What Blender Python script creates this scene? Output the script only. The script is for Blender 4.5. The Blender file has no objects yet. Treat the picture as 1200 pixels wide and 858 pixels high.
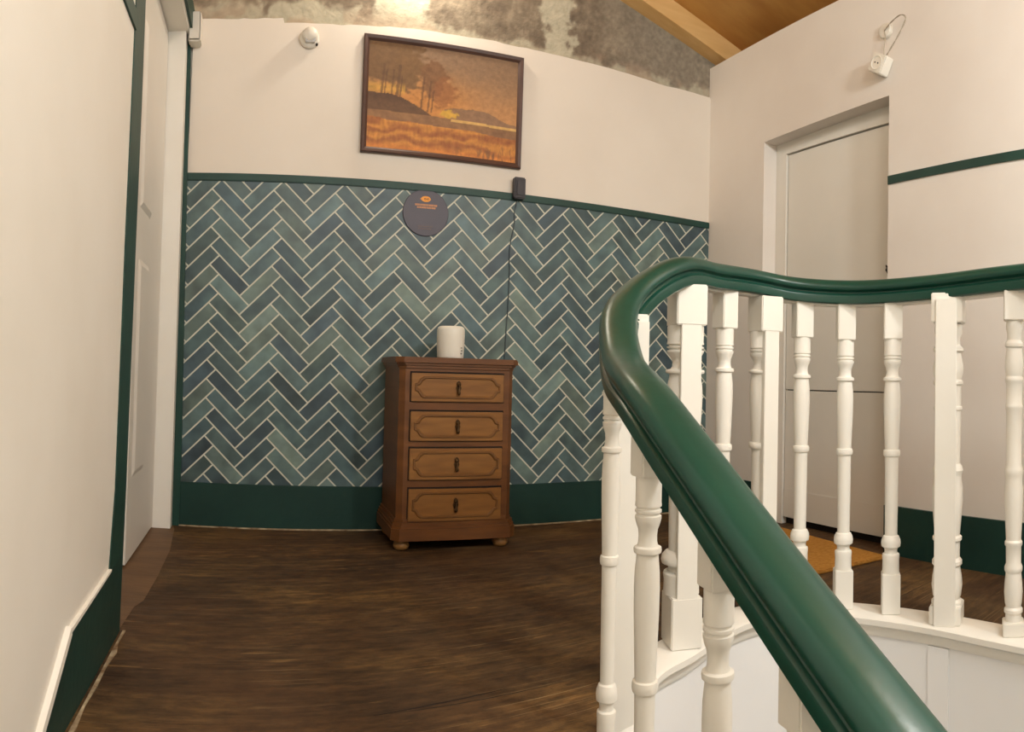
import bpy, bmesh, math, random
from mathutils import Vector, Matrix, noise
from mathutils.geometry import tessellate_polygon

# ------------------------------------------------------------------ camera, light, exposure
S = bpy.context.scene
COL = S.collection
F = 826.03
CAM = Vector((0, 0, 0.7297))
cd = bpy.data.cameras.new('camera')
cam = bpy.data.objects.new('camera', cd)
COL.objects.link(cam)
S.camera = cam
cd.type = 'PANO'
cd.panorama_type = 'CENTRAL_CYLINDRICAL'
cd.central_cylindrical_range_u_min = -600 / F
cd.central_cylindrical_range_u_max = 600 / F
cd.central_cylindrical_range_v_min = -439.72 / F
cd.central_cylindrical_range_v_max = 418.28 / F
cd.central_cylindrical_radius = 1
yaw, pitch, roll = 0.3564, 0.0236, 0.0245
fw = Vector((math.sin(yaw), math.cos(yaw), 0))
rt = Vector((math.cos(yaw), -math.sin(yaw), 0))
up = Vector((0, 0, 1))
f2 = fw * math.cos(pitch) + up * math.sin(pitch)
u2 = up * math.cos(pitch) - fw * math.sin(pitch)
r3 = rt * math.cos(roll) + u2 * math.sin(roll)
u3 = u2 * math.cos(roll) - rt * math.sin(roll)
cam.matrix_world = Matrix(((r3.x, u3.x, -f2.x, CAM.x), (r3.y, u3.y, -f2.y, CAM.y), (r3.z, u3.z, -f2.z, CAM.z), (0, 0, 0, 1)))
cd.clip_start = 0.02

S.view_settings.view_transform = 'Standard'
S.view_settings.look = 'None'
S.view_settings.gamma = 1
S.view_settings.use_curve_mapping = False
S.view_settings.exposure = 0.80

w = bpy.data.worlds.new('world')
S.world = w
w.use_nodes = True
w.node_tree.nodes['Background'].inputs[0].default_value = (1.0, 1.0, 1.0, 1)
w.node_tree.nodes['Background'].inputs[1].default_value = 0.25


def lamp(name, kind, loc, power, color, size=0.1, rot=None, size_y=None):
    l = bpy.data.lights.new(name, kind)
    l.energy = power
    l.color = color
    if kind == 'AREA':
        l.size = size
        if size_y:
            l.shape = 'RECTANGLE'
            l.size_y = size_y
    else:
        l.shadow_soft_size = size
    o = bpy.data.objects.new(name, l)
    o.location = loc
    if rot:
        o.rotation_euler = rot
    COL.objects.link(o)
    return o


lamp('stairwell_lamp', 'POINT', (1.66, -0.25, 2.28), 58, (0.94, 0.99, 0.985), 0.12)
lamp('gable_lamp', 'POINT', (0.68, 3.02, 2.70), 9.5, (1.0, 0.91, 0.76), 0.05)
lamp('unseen_fill_area', 'AREA', (0.45, -0.9, 2.7), 25, (0.95, 0.99, 0.985), 1.0, (math.radians(25), 0, 0))  # added fill behind the camera, no real fitting; evens out the light

# ------------------------------------------------------------------ helpers
PI = math.pi


def lin(c):
    return tuple(((x / 255) / 12.92 if x / 255 <= 0.04045 else ((x / 255 + 0.055) / 1.055) ** 2.4) for x in c)


def material(name, rgb, rough=0.6, rgb2=None, scale=6.0, bump=0.0, bump_scale=40.0, attr=None, detail=5, metal=0.0, spec=0.5, stretch=None, coat=0.0):
    m = bpy.data.materials.new(name)
    m.use_nodes = True
    nt = m.node_tree
    b = nt.nodes['Principled BSDF']
    b.inputs['Roughness'].default_value = rough
    b.inputs['Metallic'].default_value = metal
    b.inputs['Specular IOR Level'].default_value = spec
    b.inputs['Coat Weight'].default_value = coat
    tc = nt.nodes.new('ShaderNodeTexCoord')
    vec = tc.outputs['Object']
    if stretch:
        mp = nt.nodes.new('ShaderNodeMapping')
        mp.inputs['Scale'].default_value = stretch
        nt.links.new(vec, mp.inputs['Vector'])
        vec = mp.outputs['Vector']
    if attr:
        a = nt.nodes.new('ShaderNodeAttribute')
        a.attribute_name = attr
        col = a.outputs['Color']
        if rgb2 is not None:
            n = nt.nodes.new('ShaderNodeTexNoise')
            n.inputs['Scale'].default_value = scale
            n.inputs['Detail'].default_value = detail
            nt.links.new(vec, n.inputs['Vector'])
            rr = nt.nodes.new('ShaderNodeMapRange')
            rr.inputs['From Min'].default_value = 0.3
            rr.inputs['From Max'].default_value = 0.7
            rr.inputs['To Min'].default_value = rgb2[0]
            rr.inputs['To Max'].default_value = rgb2[1]
            nt.links.new(n.outputs['Fac'], rr.inputs['Value'])
            mx = nt.nodes.new('ShaderNodeVectorMath')
            mx.operation = 'SCALE'
            nt.links.new(col, mx.inputs[0])
            nt.links.new(rr.outputs['Result'], mx.inputs['Scale'])
            col = mx.outputs['Vector']
        nt.links.new(col, b.inputs['Base Color'])
    elif rgb2 is not None:
        n = nt.nodes.new('ShaderNodeTexNoise')
        n.inputs['Scale'].default_value = scale
        n.inputs['Detail'].default_value = detail
        nt.links.new(vec, n.inputs['Vector'])
        r = nt.nodes.new('ShaderNodeValToRGB')
        r.color_ramp.elements[0].position = 0.32
        r.color_ramp.elements[1].position = 0.68
        r.color_ramp.elements[0].color = lin(rgb) + (1,)
        r.color_ramp.elements[1].color = lin(rgb2) + (1,)
        nt.links.new(n.outputs['Fac'], r.inputs['Fac'])
        nt.links.new(r.outputs['Color'], b.inputs['Base Color'])
    else:
        b.inputs['Base Color'].default_value = lin(rgb) + (1,)
    if bump:
        n2 = nt.nodes.new('ShaderNodeTexNoise')
        n2.inputs['Scale'].default_value = bump_scale
        n2.inputs['Detail'].default_value = 4
        nt.links.new(vec, n2.inputs['Vector'])
        bp = nt.nodes.new('ShaderNodeBump')
        bp.inputs['Strength'].default_value = bump
        bp.inputs['Distance'].default_value = 0.01
        nt.links.new(n2.outputs['Fac'], bp.inputs['Height'])
        nt.links.new(bp.outputs['Normal'], b.inputs['Normal'])
    return m


def wood_floor():
    m = bpy.data.materials.new('old_stained_boards')
    m.use_nodes = True
    nt = m.node_tree
    N = nt.nodes
    Lk = nt.links.new
    b = N['Principled BSDF']
    tc = N.new('ShaderNodeTexCoord')
    mp = N.new('ShaderNodeMapping')
    mp.inputs['Rotation'].default_value = (0, 0, math.radians(-7))
    Lk(tc.outputs['Object'], mp.inputs['Vector'])

    def nz(scale, sc, detail=6, rough=0.6):
        q = N.new('ShaderNodeMapping')
        q.inputs['Scale'].default_value = sc
        Lk(mp.outputs['Vector'], q.inputs['Vector'])
        n = N.new('ShaderNodeTexNoise')
        n.inputs['Scale'].default_value = scale
        n.inputs['Detail'].default_value = detail
        n.inputs['Roughness'].default_value = rough
        Lk(q.outputs['Vector'], n.inputs['Vector'])
        return n.outputs['Fac']

    def ramp(src, stops):
        r = N.new('ShaderNodeValToRGB')
        e = r.color_ramp.elements
        while len(e) < len(stops):
            e.new(0.5)
        for i, (p, c) in enumerate(stops):
            e[i].position = p
            e[i].color = tuple(c) + (1,) if len(c) == 3 else c
        Lk(src, r.inputs['Fac'])
        return r.outputs['Color']

    def mix(fac, a, c, mode='MIX'):
        x = N.new('ShaderNodeMix')
        x.data_type = 'RGBA'
        x.blend_type = mode
        if isinstance(fac, float):
            x.inputs[0].default_value = fac
        else:
            Lk(fac, x.inputs[0])
        Lk(a, x.inputs[6])
        if isinstance(c, tuple):
            x.inputs[7].default_value = c
        else:
            Lk(c, x.inputs[7])
        return x.outputs[2]

    # boards run along x, 0.19 m wide
    br = N.new('ShaderNodeTexBrick')
    br.offset = 0.5
    br.inputs['Scale'].default_value = 1.0
    br.inputs['Brick Width'].default_value = 3.1
    br.inputs['Row Height'].default_value = 0.205
    br.inputs['Mortar Size'].default_value = 0.0022
    br.inputs['Mortar Smooth'].default_value = 0.4
    br.inputs['Color1'].default_value = (0.82, 0.82, 0.82, 1)
    br.inputs['Color2'].default_value = (1.12, 1.08, 1.02, 1)
    br.inputs['Mortar'].default_value = (0.9, 0.9, 0.9, 1)
    Lk(mp.outputs['Vector'], br.inputs['Vector'])
    base = ramp(nz(1.6, (1, 1.6, 1), 5), [(0.3, lin((58, 42, 27))), (0.5, lin((84, 62, 38))), (0.7, lin((112, 86, 50)))])
    grain = ramp(nz(8, (0.4, 4, 1), 7, 0.65), [(0.36, (0.66, 0.65, 0.64)), (0.64, (1.14, 1.14, 1.12))])
    c = mix(1.0, base, grain, 'MULTIPLY')
    c = mix(1.0, c, br.outputs['Color'], 'MULTIPLY')
    fine = ramp(nz(26, (0.55, 1.5, 1), 8, 0.72), [(0.40, (0.66, 0.66, 0.66)), (0.60, (1.30, 1.29, 1.27))])
    c = mix(1.0, c, fine, 'MULTIPLY')
    scr = ramp(nz(5, (0.5, 5, 1), 8, 0.72), [(0.60, (0, 0, 0)), (0.66, (0.5, 0.5, 0.5))])
    c = mix(scr, c, lin((158, 122, 74)) + (1,))
    scr2 = ramp(nz(7, (0.22, 34, 1), 4, 0.6), [(0.615, (0, 0, 0)), (0.65, (0.75, 0.75, 0.75))])
    sm2 = ramp(nz(1.7, (1, 1, 1), 4), [(0.46, (0, 0, 0)), (0.56, (1, 1, 1))])
    c = mix(mix(1.0, scr2, sm2, 'MULTIPLY'), c, lin((150, 126, 88)) + (1,))
    blot = ramp(nz(3.2, (1, 1.3, 1), 6, 0.7), [(0.52, (0, 0, 0)), (0.66, (0.75, 0.75, 0.75))])
    c = mix(blot, c, lin((48, 31, 17)) + (1,))
    red = ramp(nz(0.9, (1, 1, 1), 3), [(0.45, (0, 0, 0)), (0.8, (0.5, 0.5, 0.5))])
    c = mix(red, c, lin((88, 58, 36)) + (1,))
    gap = ramp(nz(2.2, (1, 1, 1), 3), [(0.5, (0, 0, 0)), (0.62, (1, 1, 1))])
    gm = N.new('ShaderNodeMath')
    gm.operation = 'MULTIPLY'
    Lk(br.outputs['Fac'], gm.inputs[0])
    Lk(gap, gm.inputs[1])
    c = mix(gm.outputs[0], c, lin((30, 19, 10)) + (1,))
    Lk(c, b.inputs['Base Color'])
    rg = N.new('ShaderNodeMapRange')
    rg.inputs['To Min'].default_value = 0.5
    rg.inputs['To Max'].default_value = 0.8
    Lk(nz(4, (1, 2, 1)), rg.inputs['Value'])
    Lk(rg.outputs['Result'], b.inputs['Roughness'])
    b.inputs['Specular IOR Level'].default_value = 0.3
    bp = N.new('ShaderNodeBump')
    bp.inputs['Strength'].default_value = 0.35
    bp.inputs['Distance'].default_value = 0.006
    Lk(nz(9, (0.35, 6, 1), 7, 0.65), bp.inputs['Height'])
    Lk(bp.outputs['Normal'], b.inputs['Normal'])
    return m


M = {
    'white_wall': material('warm_white_wall_paint', (228, 221, 208), 0.62, (235, 229, 218), 2.2, 0.10, 9),
    'plaster': material('pale_plaster', (224, 214, 201), 0.7, (231, 222, 210), 2.0, 0.10, 12),
    'white_right': material('white_emulsion', (225, 216, 207), 0.65, (232, 225, 217), 2.2, 0.12, 10),
    'white_gloss': material('white_gloss_paint', (236, 231, 220), 0.35, (240, 236, 227), 3.0, 0.05, 14),
    'door_white': material('dull_white_door_paint', (222, 217, 207), 0.45, (228, 223, 214), 2.0, 0.05, 8),
    'apron': material('stairwell_white_paint', (240, 239, 238), 0.5, (244, 243, 242), 2.0, 0.06, 8),
    'green': material('dark_green_gloss', (23, 56, 48), 0.5, (28, 67, 58), 5.0, 0.10, 18, spec=0.4),
    'rail_green': material('handrail_green_gloss', (16, 61, 49), 0.30, (20, 69, 56), 4.0, 0.06, 22, spec=0.5),
    'skirt_green': material('skirting_green', (21, 52, 46), 0.5, (25, 59, 52), 4.0, 0.12, 30, spec=0.35),
    'tile': material('herringbone_tiles', (0, 0, 0), 0.42, (0.72, 1.30), 11.0, 0.05, 30, attr='Col', detail=7, stretch=None, spec=0.4),
    'grout': material('pale_grout', (204, 203, 186), 0.8, (214, 213, 198), 20),
    'cement': material('rough_cement', (0, 0, 0), 0.9, (0.86, 1.1), 26.0, 0.5, 45, attr='Col', spec=0.2),
    'ceiling': material('ceiling_boards', (176, 122, 58), 0.6, (196, 146, 76), 3.5, 0.15, 12, stretch=(1, 3, 1)),
    'rafter': material('rafter_pine', (214, 170, 108), 0.55, (226, 186, 126), 3.0, 0.1, 20, stretch=(1, 8, 8)),
    'floor': wood_floor(),
    'threshold': material('threshold_boards', (94, 68, 42), 0.6, (114, 84, 54), 4.0, 0.2, 20, stretch=(1, 4, 1)),
    'wood': material('chest_walnut', (92, 55, 24), 0.42, (114, 70, 32), 3.0, 0.08, 30, stretch=(2, 2, 9), spec=0.45),
    'wood_light': material('drawer_front_wood', (122, 80, 36), 0.42, (144, 98, 46), 3.0, 0.06, 30, stretch=(2, 2, 12), spec=0.45),
    'wood_dark': material('drawer_moulding_wood', (88, 54, 22), 0.45, (106, 66, 28), 5.0, 0.06, 30),
    'wood_mid': material('drawer_moulding_mid', (102, 66, 30), 0.45, (120, 80, 38), 5.0, 0.06, 30),
    'wood_foot': material('bun_foot_wood', (136, 96, 50), 0.5, (150, 108, 60), 9.0),
    'shadow_gap': material('dark_drawer_gap', (24, 14, 8), 0.9),
    'brass': material('aged_bronze', (62, 44, 24), 0.4, (86, 62, 34), 40, metal=0.7),
    'ceramic': material('white_ceramic', (226, 221, 208), 0.4, (232, 228, 216), 8),
    'ink': material('faint_ink', (120, 116, 108), 0.7),
    'frame': material('dark_brown_frame', (74, 50, 42), 0.45, (86, 60, 50), 8),
    'paint': material('painted_canvas', (0, 0, 0), 0.5, (0.9, 1.1), 60.0, 0.12, 120, attr='Col', spec=0.3),
    'plastic': material('white_plastic', (226, 220, 208), 0.4, (230, 224, 212), 10),
    'plastic_grey': material('pearly_lens', (190, 190, 190), 0.25),
    'black': material('charcoal_plastic', (44, 38, 42), 0.5, (52, 46, 50), 20),
    'cable': material('thin_grey_cable', (62, 74, 80), 0.5),
    'sign': material('plum_grey_board', (58, 50, 63), 0.45, (64, 56, 68), 14),
    'orange': material('orange_print', (232, 152, 38), 0.5),
    'copper': material('copper_print', (206, 140, 84), 0.5),
    'copper_dim': material('dim_copper_print', (112, 84, 70), 0.5),
    'wire': material('twisted_wire', (170, 158, 140), 0.5),
    'mat': material('ochre_coir', (170, 118, 52), 0.95, (190, 136, 66), 60, 0.6, 160, spec=0.1),
    'dark_metal': material('dark_iron', (44, 40, 38), 0.45, metal=0.6),
    'lower': material('lower_hall_floor', (120, 96, 70), 0.7, (134, 108, 80), 4),
    'filler': material('cream_caulk', (196, 180, 148), 0.8, (112, 84, 54), 22),
}


class MB:
    """A mesh under construction; build() links it as one object."""

    def __init__(self):
        self.bm = bmesh.new()

    def box(self, x0, x1, y0, y1, z0, z1, mat=None, bevel=0.0):
        vs = [self.bm.verts.new(p) for p in ((x0, y0, z0), (x1, y0, z0), (x1, y1, z0), (x0, y1, z0), (x0, y0, z1), (x1, y0, z1), (x1, y1, z1), (x0, y1, z1))]
        if mat is not None:
            for v in vs:
                v.co = mat @ v.co
        fs = [self.bm.faces.new([vs[i] for i in q]) for q in ((3, 2, 1, 0), (4, 5, 6, 7), (0, 1, 5, 4), (1, 2, 6, 5), (2, 3, 7, 6), (3, 0, 4, 7))]
        if bevel:
            es = {e for f in fs for e in f.edges}
            bmesh.ops.bevel(self.bm, geom=list(es), offset=bevel, segments=2, affect='EDGES', clamp_overlap=True)
        return self

    def prism(self, pts, vec, mat=None):
        """polygon of 3-D points pushed along vec"""
        vec = Vector(vec)
        a = [self.bm.verts.new(p) for p in pts]
        b = [self.bm.verts.new(Vector(p) + vec) for p in pts]
        if mat is not None:
            for v in a + b:
                v.co = mat @ v.co
        n = len(pts)
        if n > 4:
            for t in tessellate_polygon([[Vector(p) for p in pts]]):
                self.bm.faces.new([a[i] for i in t])
                self.bm.faces.new([b[i] for i in reversed(t)])
        else:
            self.bm.faces.new(a)
            self.bm.faces.new(b[::-1])
        for i in range(n):
            j = (i + 1) % n
            self.bm.faces.new((a[j], a[i], b[i], b[j]))
        return self

    def lathe(self, prof, seg=20, mat=None):
        """prof: (radius, z) from bottom to top, closed with caps"""
        rings = []
        for r, z in prof:
            ring = [self.bm.verts.new((r * math.cos(2 * PI * k / seg), r * math.sin(2 * PI * k / seg), z)) for k in range(seg)]
            rings.append(ring)
        for a, b in zip(rings, rings[1:]):
            for k in range(seg):
                f = self.bm.faces.new((a[k], a[(k + 1) % seg], b[(k + 1) % seg], b[k]))
                f.smooth = True
        self.bm.faces.new(rings[0][::-1])
        self.bm.faces.new(rings[-1])
        if mat is not None:
            for ring in rings:
                for v in ring:
                    v.co = mat @ v.co
        return self

    def tube(self, pts, r, seg=8):
        pts = [Vector(p) for p in pts]
        rings = []
        for i, p in enumerate(pts):
            t = (pts[min(i + 1, len(pts) - 1)] - pts[max(i - 1, 0)]).normalized()
            a = t.cross(Vector((0.3, 0.2, 1)) if abs(t.z) < 0.9 else Vector((1, 0, 0))).normalized()
            b = t.cross(a)
            rings.append([self.bm.verts.new(p + (a * math.cos(2 * PI * k / seg) + b * math.sin(2 * PI * k / seg)) * r) for k in range(seg)])
        for a, b in zip(rings, rings[1:]):
            for k in range(seg):
                f = self.bm.faces.new((a[k], a[(k + 1) % seg], b[(k + 1) % seg], b[k]))
                f.smooth = True
        self.bm.faces.new(rings[0][::-1])
        self.bm.faces.new(rings[-1])
        return self

    def sweep(self, frames, prof, closed=True, smooth=True):
        """frames: (point, side, up); prof: list of (side, up) offsets"""
        rings = [[self.bm.verts.new(p + s * a + u * b) for a, b in prof] for p, s, u in frames]
        n = len(prof)
        for a, b in zip(rings, rings[1:]):
            for k in range(n if closed else n - 1):
                f = self.bm.faces.new((a[k], b[k], b[(k + 1) % n], a[(k + 1) % n]))
                f.smooth = smooth
        if closed:
            self.bm.faces.new(rings[0][::-1])
            self.bm.faces.new(rings[-1])
        return self

    def build(self, name, mat, parent=None, loc=None, sharp=None):
        bmesh.ops.recalc_face_normals(self.bm, faces=self.bm.faces[:])
        me = bpy.data.meshes.new(name)
        self.bm.to_mesh(me)
        self.bm.free()
        for m in (mat if isinstance(mat, (list, tuple)) else [mat]):
            me.materials.append(m)
        if sharp is not None:
            me.set_sharp_from_angle(angle=math.radians(sharp))
        o = bpy.data.objects.new(name, me)
        COL.objects.link(o)
        if parent is not None:
            o.parent = parent
        if loc is not None:
            o.location = loc
        return o


def tag(o, label=None, cat=None, group=None, kind=None):
    for k, v in (('label', label), ('category', cat), ('group', group), ('kind', kind)):
        if v:
            o[k] = v
    return o


def empty(name, loc=(0, 0, 0), rz=0.0, parent=None):
    o = bpy.data.objects.new(name, None)
    o.empty_display_size = 0.1
    o.location = loc
    o.rotation_euler = (0, 0, rz)
    COL.objects.link(o)
    if parent is not None:
        o.parent = parent
    return o


def struct(o, label=None):
    o['kind'] = 'structure'
    if label:
        o['label'] = label
    return o


# ------------------------------------------------------------------ dimensions of the landing
YB, XR, XL = 3.20, 2.3335, -0.3607
HP, HB, HD = 2.314, 0.197, 1.60
FR = -2.6                      # wall behind the camera
LOW = -2.7                     # hall floor below

# handrail centre line: up the stair, round the well, along the landing
CTRL = [(0.520, -0.75, -0.41), (0.533, -0.30, -0.11), (0.546, 0.151, 0.170), (0.573, 0.418, 0.338), (0.602, 0.699, 0.496), (0.633, 1.018, 0.675),
        (0.717, 1.274, 0.752), (0.833, 1.477, 0.887), (1.02, 1.541, 1.003), (1.205, 1.625, 1.019), (1.377, 1.661, 1.024),
        (1.527, 1.613, 1.009), (1.656, 1.459, 1.0), (1.732, 1.233, 1.007), (1.751, 0.98, 1.018), (1.749, 0.719, 1.022),
        (1.747, 0.40, 1.022), (1.745, 0.0, 1.022), (1.745, -0.45, 1.022), (1.745, -0.75, 1.022)]
CTRL = [Vector(c) for c in CTRL]


def spline(C, n):
    P = [2 * C[0] - C[1]] + C + [2 * C[-1] - C[-2]]
    out = []
    for i in range(1, len(P) - 2):
        a, b, c, e = P[i - 1:i + 3]
        for k in range(n):
            t = k / n
            out.append(0.5 * ((2 * b) + (c - a) * t + (2 * a - 5 * b + 4 * c - e) * t * t + (-a + 3 * b - 3 * c + e) * t ** 3))
    out.append(C[-1].copy())
    return out


PATH = spline(CTRL, 10)
for _ in range(3):
    PATH = [PATH[0]] + [(PATH[i - 1] + PATH[i] * 2 + PATH[i + 1]) / 4 for i in range(1, len(PATH) - 1)] + [PATH[-1]]


def frames_of(pts, level=False):
    fr = []
    for i, p in enumerate(pts):
        t = (pts[min(i + 1, len(pts) - 1)] - pts[max(i - 1, 0)])
        if level:
            t.z = 0
        t.normalize()
        s = t.cross(Vector((0, 0, 1))).normalized()
        fr.append((p, s, s.cross(t)))
    return fr


def near(x, y):
    i = min(range(len(PATH)), key=lambda k: (PATH[k].x - x) ** 2 + (PATH[k].y - y) ** 2)
    return i


I_STEP, I_LAND = near(0.84, 1.475), near(1.02, 1.55)


def curb_z(i):
    """top of the curb: level round the landing, pitched with the rail down the stair"""
    if i >= I_LAND:
        return 0.022
    low = PATH[i].z - 0.972
    if i <= I_STEP - 4:
        return low
    t = (i - (I_STEP - 4)) / (I_LAND - I_STEP + 4)
    t = t * t * (3 - 2 * t)
    return min(low, 0.022) * (1 - t) + 0.022 * t


# ------------------------------------------------------------------ setting: floors
edge = [p for p in PATH if True]
i0 = near(0.72, 1.28)
hole = [(p.x, p.y) for p in PATH[i0:]]
poly = [(XL - 0.01, 1.33)] + [(hole[0][0], 1.27)] + hole + [(PATH[-1].x, FR), (XR + 0.14, FR), (XR + 0.14, YB + 0.05), (XL - 0.01, YB + 0.05)]
mb = MB()
mb.prism([(x, y, 0) for x, y in poly], (0, 0, -0.05))
floor = struct(mb.build('floor', M['floor']))
mb = MB()
mb.prism([(0.26, 1.478, 0.0), (0.40, 1.507, 0.0), (0.50, 1.5265, 0.0), (0.585, 1.545, 0.0), (0.50, 1.530, 0.0), (0.40, 1.511, 0.0)], (0, 0, 0.0006))
mb.build('board_seam', M['shadow_gap'], floor)
mb = MB()
mb.prism([(XL - 0.012, 1.86, 0.0005), (XL, 1.90, 0.0005), (XL + 0.008, 2.08, 0.0005), (XL + 0.026, 2.14, 0.0005), (XL + 0.032, 2.40, 0.0005), (XL + 0.030, 2.75, 0.0005), (XL + 0.004, 3.1, 0.0005), (XL - 0.012, 3.17, 0.0005), (-1.0, 3.17, 0.0005), (-1.0, 1.86, 0.0005)], (0, 0, -0.05))
struct(mb.build('floor_threshold', M['threshold']))
mb = MB()
mb.box(XL - 0.2, XR + 0.2, FR, YB + 0.1, LOW - 0.05, LOW)
struct(mb.build('floor_lower', M['lower']))
# the flight the camera stands on
mb = MB()
for k in range(1, 9):
    y1 = 1.30 - 0.25 * (k - 1)
    z = -0.178 * k
    mb.prism([(XL, y1, z), (0.53, y1, z), (0.53, y1 - 0.25, z), (XL, y1 - 0.25, z)], (0, 0, -0.178 - 0.05))
struct(mb.build('floor_stair_flight', M['floor']))

# ------------------------------------------------------------------ setting: back wall
back = MB()
back.box(XL - 0.25, XR + 0.25, YB, YB + 0.2, LOW, 3.4)
wall_back = struct(back.build('wall_back', M['white_wall']))


def grid_sheet(name, x0, x1, z0, z1, step, y, fn, mat, parent):
    """a coloured sheet facing -y whose own colours come from fn(x, z)"""
    nx, nz = int(round((x1 - x0) / step)), int(round((z1 - z0) / step))
    verts = [(x0 + (x1 - x0) * i / nx, y, z0 + (z1 - z0) * j / nz) for j in range(nz + 1) for i in range(nx + 1)]
    faces = [(j * (nx + 1) + i, j * (nx + 1) + i + 1, (j + 1) * (nx + 1) + i + 1, (j + 1) * (nx + 1) + i) for j in range(nz) for i in range(nx)]
    me = bpy.data.meshes.new(name)
    me.from_pydata(verts, [], faces)
    ca = me.color_attributes.new('Col', 'FLOAT_COLOR', 'POINT')
    for k, v in enumerate(verts):
        c = lin(fn(v[0], v[2]))
        ca.data[k].color = (c[0], c[1], c[2], 1)
    me.materials.append(mat)
    o = bpy.data.objects.new(name, me)
    COL.objects.link(o)
    if parent is not None:
        o.parent = parent
    return o


def fbm(x, z, s, seed=0, oct=5):
    return noise.fractal(Vector((x * s, seed * 7.3, z * s)), 1.0, 2.1, oct)


def sm(a, b, x):
    t = max(0.0, min(1.0, (x - a) / (b - a)))
    return t * t * (3 - 2 * t)


def lerp(a, b, t):
    return tuple(p + (q - p) * t for p, q in zip(a, b))


def cement_col(x, z):
    n = fbm(x, z, 4.5, 1)
    n2 = fbm(x, z, 17, 2)
    n3 = fbm(x, z, 50, 4, 3)
    c = lerp((120, 107, 92), (150, 137, 118), sm(-0.5, 0.6, 0.6 * n + 0.5 * n2))
    c = lerp(c, (150, 142, 128), 0.6 * sm(1.5, 2.0, x))
    c = tuple(q * (1 + 0.10 * n3) for q in c)
    # old pale render left in patches: along the plaster edge and in upright bands
    pale = 0.75 * sm(0.02, -0.015, z - (2.352 + 0.045 * n + 0.035 * n2))
    for cx, wd, top in ((1.375, 0.062, 9.0), (0.60, 0.12, 9.0), (0.18, 0.21, 2.40)):
        d = abs(x - cx + 0.05 * n) - wd - 0.05 * n2
        pale = max(pale, sm(0.02, -0.015, d) * sm(0.02, -0.015, z - top - 0.05 * n - 0.02 * n2))
    c = lerp(c, (196, 190, 168), pale * 0.85)
    pink = sm(0.1, 0.5, fbm(x, z, 7, 5)) * sm(2.42, 2.34, z)
    return lerp(c, (172, 146, 124), 0.45 * pink)


grid_sheet('cement_gable', XL - 0.05, XR + 0.1, 2.27, 3.38, 0.008, YB - 0.002, cement_col, M['cement'], wall_back)
# plaster skin with its ragged upper edge
edge_pts = [(-0.375, 2.308), (-0.304, 2.307), (-0.15, 2.309), (-0.07, 2.311), (0.055, 2.317), (0.06, 2.298), (0.20, 2.301), (0.322, 2.305), (0.45, 2.314), (0.59, 2.320),
            (0.72, 2.323), (0.862, 2.322), (1.064, 2.326), (1.18, 2.322), (1.301, 2.322), (1.45, 2.321), (1.62, 2.319), (1.797, 2.314), (1.983, 2.306), (2.15, 2.310), (2.338, 2.314)]
e2 = []
random.seed(3)
for (xa, za), (xb, zb) in zip(edge_pts, edge_pts[1:]):
    for k in range(3):
        t = k / 3
        e2.append((xa + (xb - xa) * t, za + (zb - za) * t + random.uniform(-0.0025, 0.0025)))
mb = MB()
mb.prism([(XL, YB - 0.014, 1.55)] + [(x, YB - 0.014, z) for x, z in e2 if x > XL] + [(XR, YB - 0.014, 2.314), (XR, YB - 0.014, 1.55)], (0, 0.014, 0))
mb.build('plaster_skin', M['plaster'], wall_back)

# herringbone tiling: one panel, grout bed with the tiles standing on it
TX0, TX1, TZ0, TZ1 = XL - 0.004, XR, HB - 0.004, HD - 0.03
tile = bmesh.new()
cl = tile.loops.layers.float_color.new('Col')


def clip(poly, axis, lim, keep_less):
    out = []
    for a, b in zip(poly, poly[1:] + poly[:1]):
        ia = (a[axis] <= lim) == keep_less or a[axis] == lim
        ib = (b[axis] <= lim) == keep_less or b[axis] == lim
        if ia:
            out.append(a)
        if ia != ib:
            t = (lim - a[axis]) / (b[axis] - a[axis])
            out.append((a[0] + (b[0] - a[0]) * t, a[1] + (b[1] - a[1]) * t))
    return out


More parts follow.
